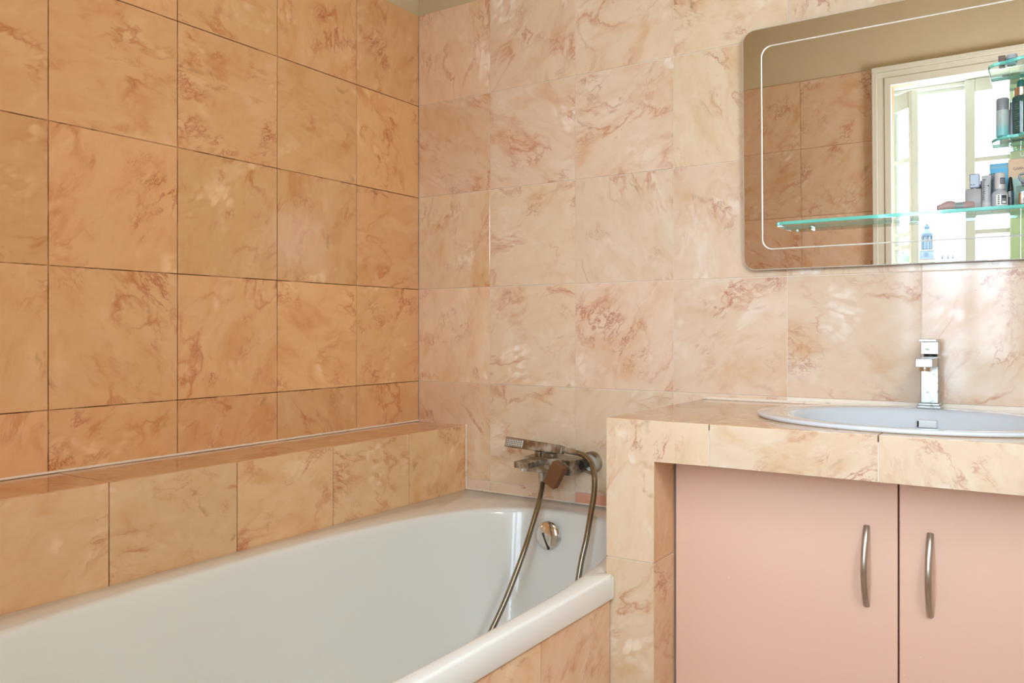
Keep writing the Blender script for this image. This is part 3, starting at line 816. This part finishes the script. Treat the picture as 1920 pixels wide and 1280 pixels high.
# pink tube lying down
t = thing('cosmetic_tube', (1.56, -0.09, Z1), 'dusty pink and grey tube lying flat on the long glass shelf', 'tube')
bm = NB(); tube(bm, catmull([(1.5275, -0.098, Z1+0.0075), (1.535, -0.096, Z1+0.0085), (1.548, -0.093, Z1+0.0115), (1.560, -0.09, Z1+0.0105)], 4), [0.0055, 0.0062, 0.007, 0.0075, 0.0078, 0.0085, 0.0095, 0.0105, 0.0112, 0.0115, 0.0112, 0.0105, 0.0100], 16, 0.9)
obj('body', bm, 'pink', t, smooth=50)
bm = NB(); tube(bm, [Vector((1.5595, -0.09, Z1+0.0095)), Vector((1.576, -0.087, Z1+0.0098))], 0.0095, 16); obj('band', bm, 'grey_green', t, smooth=50)
bm = NB(); tube(bm, [Vector((1.5755, -0.087, Z1+0.0100)), Vector((1.5940, -0.083, Z1+0.0105)), Vector((1.597, -0.0825, Z1+0.0105))], [0.0098, 0.0102, 0.008], 18); obj('cap', bm, 'pink', t, smooth=50)

# frosted square perfume bottle
t = thing('perfume_bottle', (1.595, -0.075, Z1), 'square frosted perfume bottle with tall silver cap on the long shelf', 'bottle')
obj('body', box(1.5795, 1.6105, -0.09, -0.062, Z1, Z1+0.0445, bevel=0.003, seg=2), 'frost', t, smooth=40)
obj('neck', lathe(NB(), [(0.0085, 0), (0.0085, 0.004)], (1.5965, -0.076, Z1+0.044), 18), 'cap_grey', t, smooth=40)
obj('cap', box(1.5875, 1.6065, -0.0865, -0.0665, Z1+0.0465, Z1+0.0765, bevel=0.0015), 'cap_grey', t)
bm = NB()
add_box(bm, 1.590, 1.5925, -0.0869, -0.0865, Z1+0.0525, Z1+0.0545); add_box(bm, 1.5945, 1.5970, -0.0869, -0.0865, Z1+0.0525, Z1+0.0545)
obj('print', bm, 'ink', t)

# squeezed tube standing on its cap
t = thing('cream_tube', (1.619, -0.09, Z1), 'slim pale cream tube standing on its white cap beside perfume bottle', 'tube')
obj('cap', lathe(NB(), [(0.0085, 0), (0.009, 0.001), (0.0085, 0.0125)], (1.619, -0.09, Z1), 20), 'white_plastic', t, smooth=40)
bm = NB(); N2 = 20; R = []
for h, a, b in ((0.0125, 0.0083, 0.0083), (0.03, 0.0083, 0.0075), (0.05, 0.0084, 0.0055), (0.063, 0.0086, 0.0025), (0.0705, 0.0088, 0.0008)):
    R.append([bm.verts.new((1.619+a*math.cos(2*math.pi*k/N2), -0.09+b*math.sin(2*math.pi*k/N2), Z1+h)) for k in range(N2)])
for p, q in zip(R, R[1:]):
    for k in range(N2): bm.faces.new((p[k], p[(k+1) % N2], q[(k+1) % N2], q[k]))
bm.faces.new(R[0][::-1]); bm.faces.new(R[-1]); obj('body', bm, 'grey_white', t, smooth=50)
bm = NB()
for k in range(11):
    hh = 0.018+k*0.0042; ll = (0.004, 0.0055, 0.0032)[k % 3]
    yy = -0.09-(0.0083-0.0055*max(0, (hh-0.03)/0.04))*0.72-0.0012
    add_box(bm, 1.6125, 1.6125+ll, yy, yy+0.002, Z1+hh, Z1+hh+0.0015)
add_box(bm, 1.6215, 1.6245, -0.0968, -0.0945, Z1+0.046, Z1+0.0485)
obj('print', bm, 'ink', t)['kind'] = 'stuff'

# dark slate box behind
t = thing('slate_box', (1.632, -0.056, Z1), 'narrow dark slate box standing behind pale cream tube', 'box')
obj('body', box(1.6215, 1.6365, -0.066, -0.050, Z1, Z1+0.0765, bevel=0.0008), 'slate', t)
obj('lid', box(1.6212, 1.6368, -0.0663, -0.0497, Z1+0.062, Z1+0.0770, bevel=0.0008), 'slate', t)

# white shouldered bottle
t = thing('lotion_bottle', (1.643, -0.085, Z1), 'small white shouldered bottle with broad cap and grey picture label', 'bottle')
obj('body', lathe(NB(), [(0.014, 0), (0.0155, 0.0015), (0.0155, 0.027), (0.0145, 0.031), (0.0115, 0.0345), (0.0085, 0.0365), (0.0085, 0.039)], (1.643, -0.086, Z1), 28), 'grey_white', t, smooth=40)
obj('cap', lathe(NB(), [(0.0092, 0.0385), (0.0098, 0.039), (0.0098, 0.070), (0.0088, 0.073), (0.007, 0.0738)], (1.643, -0.086, Z1), 28), 'white_plastic', t, smooth=40)
def wrap(name, par, c, r, a0, a1, z0, z1, mat):
    bm = NB(); n = 6; lo = []; hi = []
    for k in range(n+1):
        a = math.radians(a0+(a1-a0)*k/n)
        lo.append(bm.verts.new((c[0]+r*math.sin(a), c[1]-r*math.cos(a), z0))); hi.append(bm.verts.new((c[0]+r*math.sin(a), c[1]-r*math.cos(a), z1)))
    for k in range(n): bm.faces.new((lo[k], lo[k+1], hi[k+1], hi[k]))
    return obj(name, bm, mat, par)
cb = (1.643, -0.086)
lb = wrap('label', t, cb, 0.01565, -22, 62, Z1+0.004, Z1+0.0265, 'label_white')
wrap('picture', lb, cb, 0.01575, 12, 55, Z1+0.006, Z1+0.0255, 'label_grey')
wrap('picture', lb, cb, 0.01585, 16, 50, Z1+0.019, Z1+0.024, 'ink')
wrap('picture', lb, cb, 0.01585, 20, 46, Z1+0.0085, Z1+0.0125, 'label_white')
bm = NB()
for k in range(5): add_box(bm, 1.6400, 1.6435, -0.1022, -0.1010, Z1+0.0065+k*0.004, Z1+0.0085+k*0.004)
obj('print', bm, 'ink', lb)
lc = wrap('label', t, (1.643, -0.086), 0.0099, 5, 75, Z1+0.049, Z1+0.062, 'ink')
wrap('print', lc, (1.643, -0.086), 0.0100, 10, 70, Z1+0.0505, Z1+0.0605, 'label_grey')

# blue sachet standing behind
t = thing('cream_sachet', (1.644, -0.05, Z1), 'sky blue flat tube standing behind the white bottle, sealed edge up', 'tube')
bm = NB(); R = []
for h, a, b in ((0, 0.017, 0.0085), (0.012, 0.0178, 0.009), (0.04, 0.019, 0.0075), (0.07, 0.0206, 0.004), (0.09, 0.0214, 0.0012), (0.1005, 0.0218, 0.0009)):
    R.append([bm.verts.new((1.644+a*math.copysign(abs(math.cos(2*math.pi*k/24))**0.8, math.cos(2*math.pi*k/24)), -0.048+b*math.sin(2*math.pi*k/24), Z1+h)) for k in range(24)])
for p, q in zip(R, R[1:]):
    for k in range(24): bm.faces.new((p[k], p[(k+1) % 24], q[(k+1) % 24], q[k]))
bm.faces.new(R[0][::-1]); bm.faces.new(R[-1]); obj('body', bm, 'cyan', t, smooth=50)
bm = NB()
for k in range(7): add_box(bm, 1.644-0.0217, 1.644+0.0217, -0.0500, -0.0490, Z1+0.0905+k*0.0014, Z1+0.0911+k*0.0014)
obj('crimped_seal', bm, 'cyan', t)

# dark tapering tube
t = thing('mascara_tube', (1.662, -0.07, Z1), 'slim dark tapering tube standing between white and clear bottles', 'tube')
obj('body', lathe(NB(), [(0.0058, 0), (0.0062, 0.002), (0.0060, 0.033), (0.0052, 0.036)], (1.6615, -0.07, Z1), 18), 'slate', t, smooth=40)
obj('cap', lathe(NB(), [(0.0052, 0.0355), (0.0052, 0.04), (0.0030, 0.063), (0.0018, 0.0655)], (1.6615, -0.07, Z1), 18), 'black', t, smooth=40)
bm = NB()
for k in range(4): add_box(bm, 1.658, 1.662, -0.0768, -0.0755, Z1+0.024+k*0.003, Z1+0.0252+k*0.003)
obj('print', bm, 'label_white', t)

# clear perfume bottle with amber liquid
t = thing('scent_bottle', (1.688, -0.082, Z1), 'clear glass perfume bottle with amber liquid and looped glass stopper', 'bottle')
bm = box(1.6725, 1.7045, -0.097, -0.068, Z1, Z1+0.043, bevel=0.003, seg=2); obj('body', bm, 'clear', t, smooth=40)
obj('liquid', box(1.6765, 1.7005, -0.0935, -0.0715, Z1+0.0045, Z1+0.0285, bevel=0.002), 'amber', t, label='amber perfume inside clear bottle')
obj('neck', lathe(NB(), [(0.0065, 0.0425), (0.006, 0.047), (0.008, 0.048), (0.008, 0.051)], (1.6885, -0.082, Z1), 18), 'cap_grey', t, smooth=40)
bm = NB()
for s_ in (-1, 1):
    tube(bm, catmull([(1.6885+s_*0.001, -0.082, Z1+0.051), (1.6885+s_*0.009, -0.083, Z1+0.056), (1.6885+s_*0.010, -0.083, Z1+0.066), (1.6885+s_*0.002, -0.082, Z1+0.0685)], 6), 0.0022, 8)
obj('stopper', bm, 'cap_grey', t, smooth=True)

# cartons
t = thing('shampoo_carton', (1.681, -0.044, Z1), 'tan and teal printed carton standing behind the amber perfume', 'box')
obj('body', box(1.6565, 1.7145, -0.0535, -0.0385, Z1, Z1+0.1055, bevel=0.0008), 'tan_card', t)
lettering(t, 'GARNIER', 0.0075, (1.6655, -0.0537, Z1+0.0822), 'ink')
t = thing('green_carton', (1.690, -0.031, Z1), 'tall pale green carton with white letter behind the tan carton', 'box')
obj('body', box(1.662, 1.72, -0.0378, -0.0255, Z1, Z1+0.1255, bevel=0.0008), 'green_card', t)
lettering(t, 'U', 0.0125, (1.6775, -0.038, Z1+0.1125), 'label_white')

# middle shelf
t = thing('toner_bottle', (1.6487, -0.1, Z2), 'frosted teal bottle with grey cap on the short middle shelf', 'bottle')
obj('body', lathe(NB(), [(0.0105, 0), (0.0122, 0.0015), (0.0122, 0.052), (0.0118, 0.054)], (1.6487, -0.1, Z2), 28), 'frost_teal', t, smooth=40)
obj('cap', lathe(NB(), [(0.0117, 0.0538), (0.0117, 0.0775), (0.0107, 0.0792)], (1.6487, -0.1, Z2), 28), 'cap_grey', t, smooth=40)
t = thing('hand_cream_tube', (1.667, -0.088, Z2), 'pale grey tapering tube standing on its wide end next to the dropper bottle', 'tube')
bm = NB(); R = []
for h, a, b in ((0, 0.0115, 0.0035), (0.003, 0.0115, 0.004), (0.03, 0.0085, 0.007), (0.055, 0.005, 0.005), (0.066, 0.0035, 0.0035)):
    R.append([bm.verts.new((1.6645+a*math.cos(2*math.pi*k/20), -0.082+b*math.sin(2*math.pi*k/20), Z2+h)) for k in range(20)])
for p, q in zip(R, R[1:]):
    for k in range(20): bm.faces.new((p[k], p[(k+1) % 20], q[(k+1) % 20], q[k]))
bm.faces.new(R[0][::-1]); bm.faces.new(R[-1]); obj('body', bm, 'grey_white', t, smooth=50)
obj('cap', lathe(NB(), [(0.0036, 0.0655), (0.0036, 0.072), (0.003, 0.073)], (1.6645, -0.082, Z2), 16), 'cap_grey', t, smooth=40)
bm = NB()
for k in range(3): add_box(bm, 1.669, 1.6715, -0.0878, -0.0866, Z2+0.008+k*0.005, Z2+0.0093+k*0.005)
obj('print', bm, 'ink', t)
t = thing('dropper_bottle', (1.681, -0.105, Z2), 'dark green glass dropper bottle with silver collar and rubber bulb', 'bottle')
cd = (1.6815, -0.105)
obj('body', lathe(NB(), [(0.0125, 0), (0.0145, 0.0015), (0.0158, 0.045), (0.0164, 0.064), (0.0164, 0.073), (0.0150, 0.0765), (0.0115, 0.0785)], (*cd, Z2), 32), 'bottle_green', t, smooth=40)
obj('collar', lathe(NB(), [(0.0125, 0.078), (0.0128, 0.0785), (0.0128, 0.0945), (0.0118, 0.0955)], (*cd, Z2), 28), 'chrome', t, smooth=40)
obj('bulb', lathe(NB(), [(0.0075, 0.095), (0.0075, 0.105), (0.0066, 0.109), (0.004, 0.1115), (0.001, 0.1122)], (*cd, Z2), 24), 'rubber_green', t, smooth=60)
for k in range(11):
    zz = 0.010+k*0.0045+(k//4)*0.002
    w = (24, 34, 12, 30, 20)[k % 5]
    r_ = 0.0146+0.00003*zz*1000
    wrap('print', t, cd, r_+0.0003, -42, -42+w, Z2+zz, Z2+zz+0.0008, 'label_grey')
bm = NB(); add_box(bm, 0, 1, 0, 1, 0, 1); bm.free()
# top shelf
t = thing('brown_box', (1.648, -0.1, Z3), 'small brown box at the end of the top glass shelf', 'box')
obj('body', box(1.642, 1.6545, -0.122, -0.095, Z3, Z3+0.019, bevel=0.0008), 'brown', t)
obj('lid', box(1.6418, 1.6547, -0.1222, -0.0948, Z3+0.013, Z3+0.0194, bevel=0.0008), 'brown', t)
t = thing('blue_jar', (1.664, -0.11, Z3), 'blue lidded jar beside the brown box on top shelf', 'jar')
obj('body', lathe(NB(), [(0.0085, 0), (0.0095, 0.001), (0.0095, 0.012), (0.0085, 0.013)], (1.6655, -0.109, Z3), 24), 'blue', t, smooth=40)
obj('lid', lathe(NB(), [(0.0098, 0.0125), (0.0098, 0.020), (0.009, 0.021)], (1.6655, -0.109, Z3), 24), 'grey_white', t, smooth=40)

# ------------------------------------------------------------------ the city outside the window
GZ = -15.0
gr = box(-400, 300, -500, -8, GZ-0.5, GZ); struct('ground', gr, 'ground')
cx, cy = -27.1, -250.0
t = thing('church_spire', (cx, cy, GZ), 'slender pale church spire with arcaded lantern seen through window', 'church spire')
def sq(x0, x1, z0, z1, mat, name, **k): return obj(name, box(cx+x0, cx+x1, cy+x0, cy+x1, z0, z1, **k), mat, t)
sq(-1.85, 1.85, GZ, 10.2, 'spire_brick', 'tower')
sq(-2.0, 2.0, 10.2, 10.6, 'spire_stone', 'cornice')
up = sq(-1.7, 1.7, 10.6, 12.4, 'spire_stone', 'clock_stage')
obj('clock_face', lathe(NB(), [(0.55, 1.68), (0.55, 1.76)], (cx, cy, 11.4), 24, 'Y', tilt=Matrix.Rotation(math.pi, 3, 'Z')), 'spire_lead', up)
sq(-1.85, 1.85, 12.4, 12.75, 'spire_brick', 'cornice')
obj('belfry', lathe(NB(), [(1.25, 12.75), (1.2, 15.0)], (cx, cy, 0), 8), 'spire_stone', t)
for k in range(8):
    a = 2*math.pi*k/8
    obj('column', lathe(NB(), [(0.16, 12.75), (0.16, 16.9)], (cx+1.25*math.cos(a), cy+1.25*math.sin(a), 0), 8), 'spire_lead', t)
obj('arcade_core', lathe(NB(), [(0.6, 15.0), (0.6, 16.9)], (cx, cy, 0), 8), 'spire_stone', t)
obj('gallery', lathe(NB(), [(1.35, 16.5), (1.5, 16.9), (1.5, 17.15), (1.2, 17.25)], (cx, cy, 0), 16), 'spire_lead', t)
obj('drum', lathe(NB(), [(1.2, 17.2), (0.85, 17.9), (0.6, 18.5)], (cx, cy, 0), 12), 'spire_stone', t)
obj('bulb', lathe(NB(), [(0.45, 18.4), (0.75, 18.7), (0.78, 19.0), (0.5, 19.4), (0.32, 19.7)], (cx, cy, 0), 16), 'spire_lead', t)
obj('lantern', lathe(NB(), [(0.35, 19.7), (0.55, 20.1), (0.55, 20.9), (0.3, 21.3)], (cx, cy, 0), 12), 'spire_lead', t)
obj('finial', lathe(NB(), [(0.16, 21.2), (0.06, 21.6), (0.03, 22.2)], (cx, cy, 0), 8), 'spire_lead', t)

def house(x0, x1, y, ze, zr, label, wall='wall_far', roof='roof_far'):
    cx_ = (x0+x1)/2
    h = thing('town_house', (cx_, y, GZ), label, 'building', 'roofs of the town beyond the window')
    obj('wall', box(x0, x1, y-8, y, GZ, ze), wall, h)
    bm = NB(); prism(bm, [(x0-0.2, y+0.2, ze), (x0-0.2, y-4, zr), (x0-0.2, y-8.2, ze)], (1, 0, 0), x1-x0+0.4)
    obj('roof', bm, roof, h)
    return h
h = house(-25.0, -20.6, -252, 9.6, 10.7, 'dark slate roof just beside the church spire')
for x in (-24.0, -22.6, -21.4): obj('chimney', box(x, x+0.35, -255, -254.4, 9.8, 11.3), 'roof_far', h)
house(-32.0, -28.95, -258, 8.6, 9.9, 'low dark roof between green dome and church spire')
house(-19.5, -13.0, -250, 8.6, 9.6, 'long low roof behind the window mullion')
t = thing('domed_pavilion', (-8.95, -252, GZ), 'pale pavilion with small lantern dome on the skyline', 'building')
obj('wall', box(-12.5, -6.0, -258, -252, GZ, 9.0), 'wall_far', t)
obj('dome', lathe(NB(), [(1.7, 8.9), (1.5, 9.7), (1.0, 10.5), (0.75, 10.8)], (-8.95, -252, 0), 16), 'spire_brick', t, smooth=40)
obj('lantern', lathe(NB(), [(0.7, 10.7), (0.7, 11.5), (0.85, 11.6), (0.8, 11.9)], (-8.95, -252, 0), 12), 'roof_far', t)
t = thing('copper_dome', (-33.4, -252, GZ), 'green copper dome seen through the open casement', 'building')
obj('drum', lathe(NB(), [(2.6, GZ), (2.6, 9.6)], (-33.4, -252, 0), 16), 'wall_far', t)
obj('dome', lathe(NB(), [(2.7, 9.6), (2.4, 10.6), (1.5, 11.6), (0.4, 12.1)], (-33.4, -252, 0), 20), 'copper', t, smooth=40)
obj('finial', lathe(NB(), [(0.3, 12.0), (0.3, 12.9), (0.1, 13.3)], (-33.4, -252, 0), 10), 'copper', t)
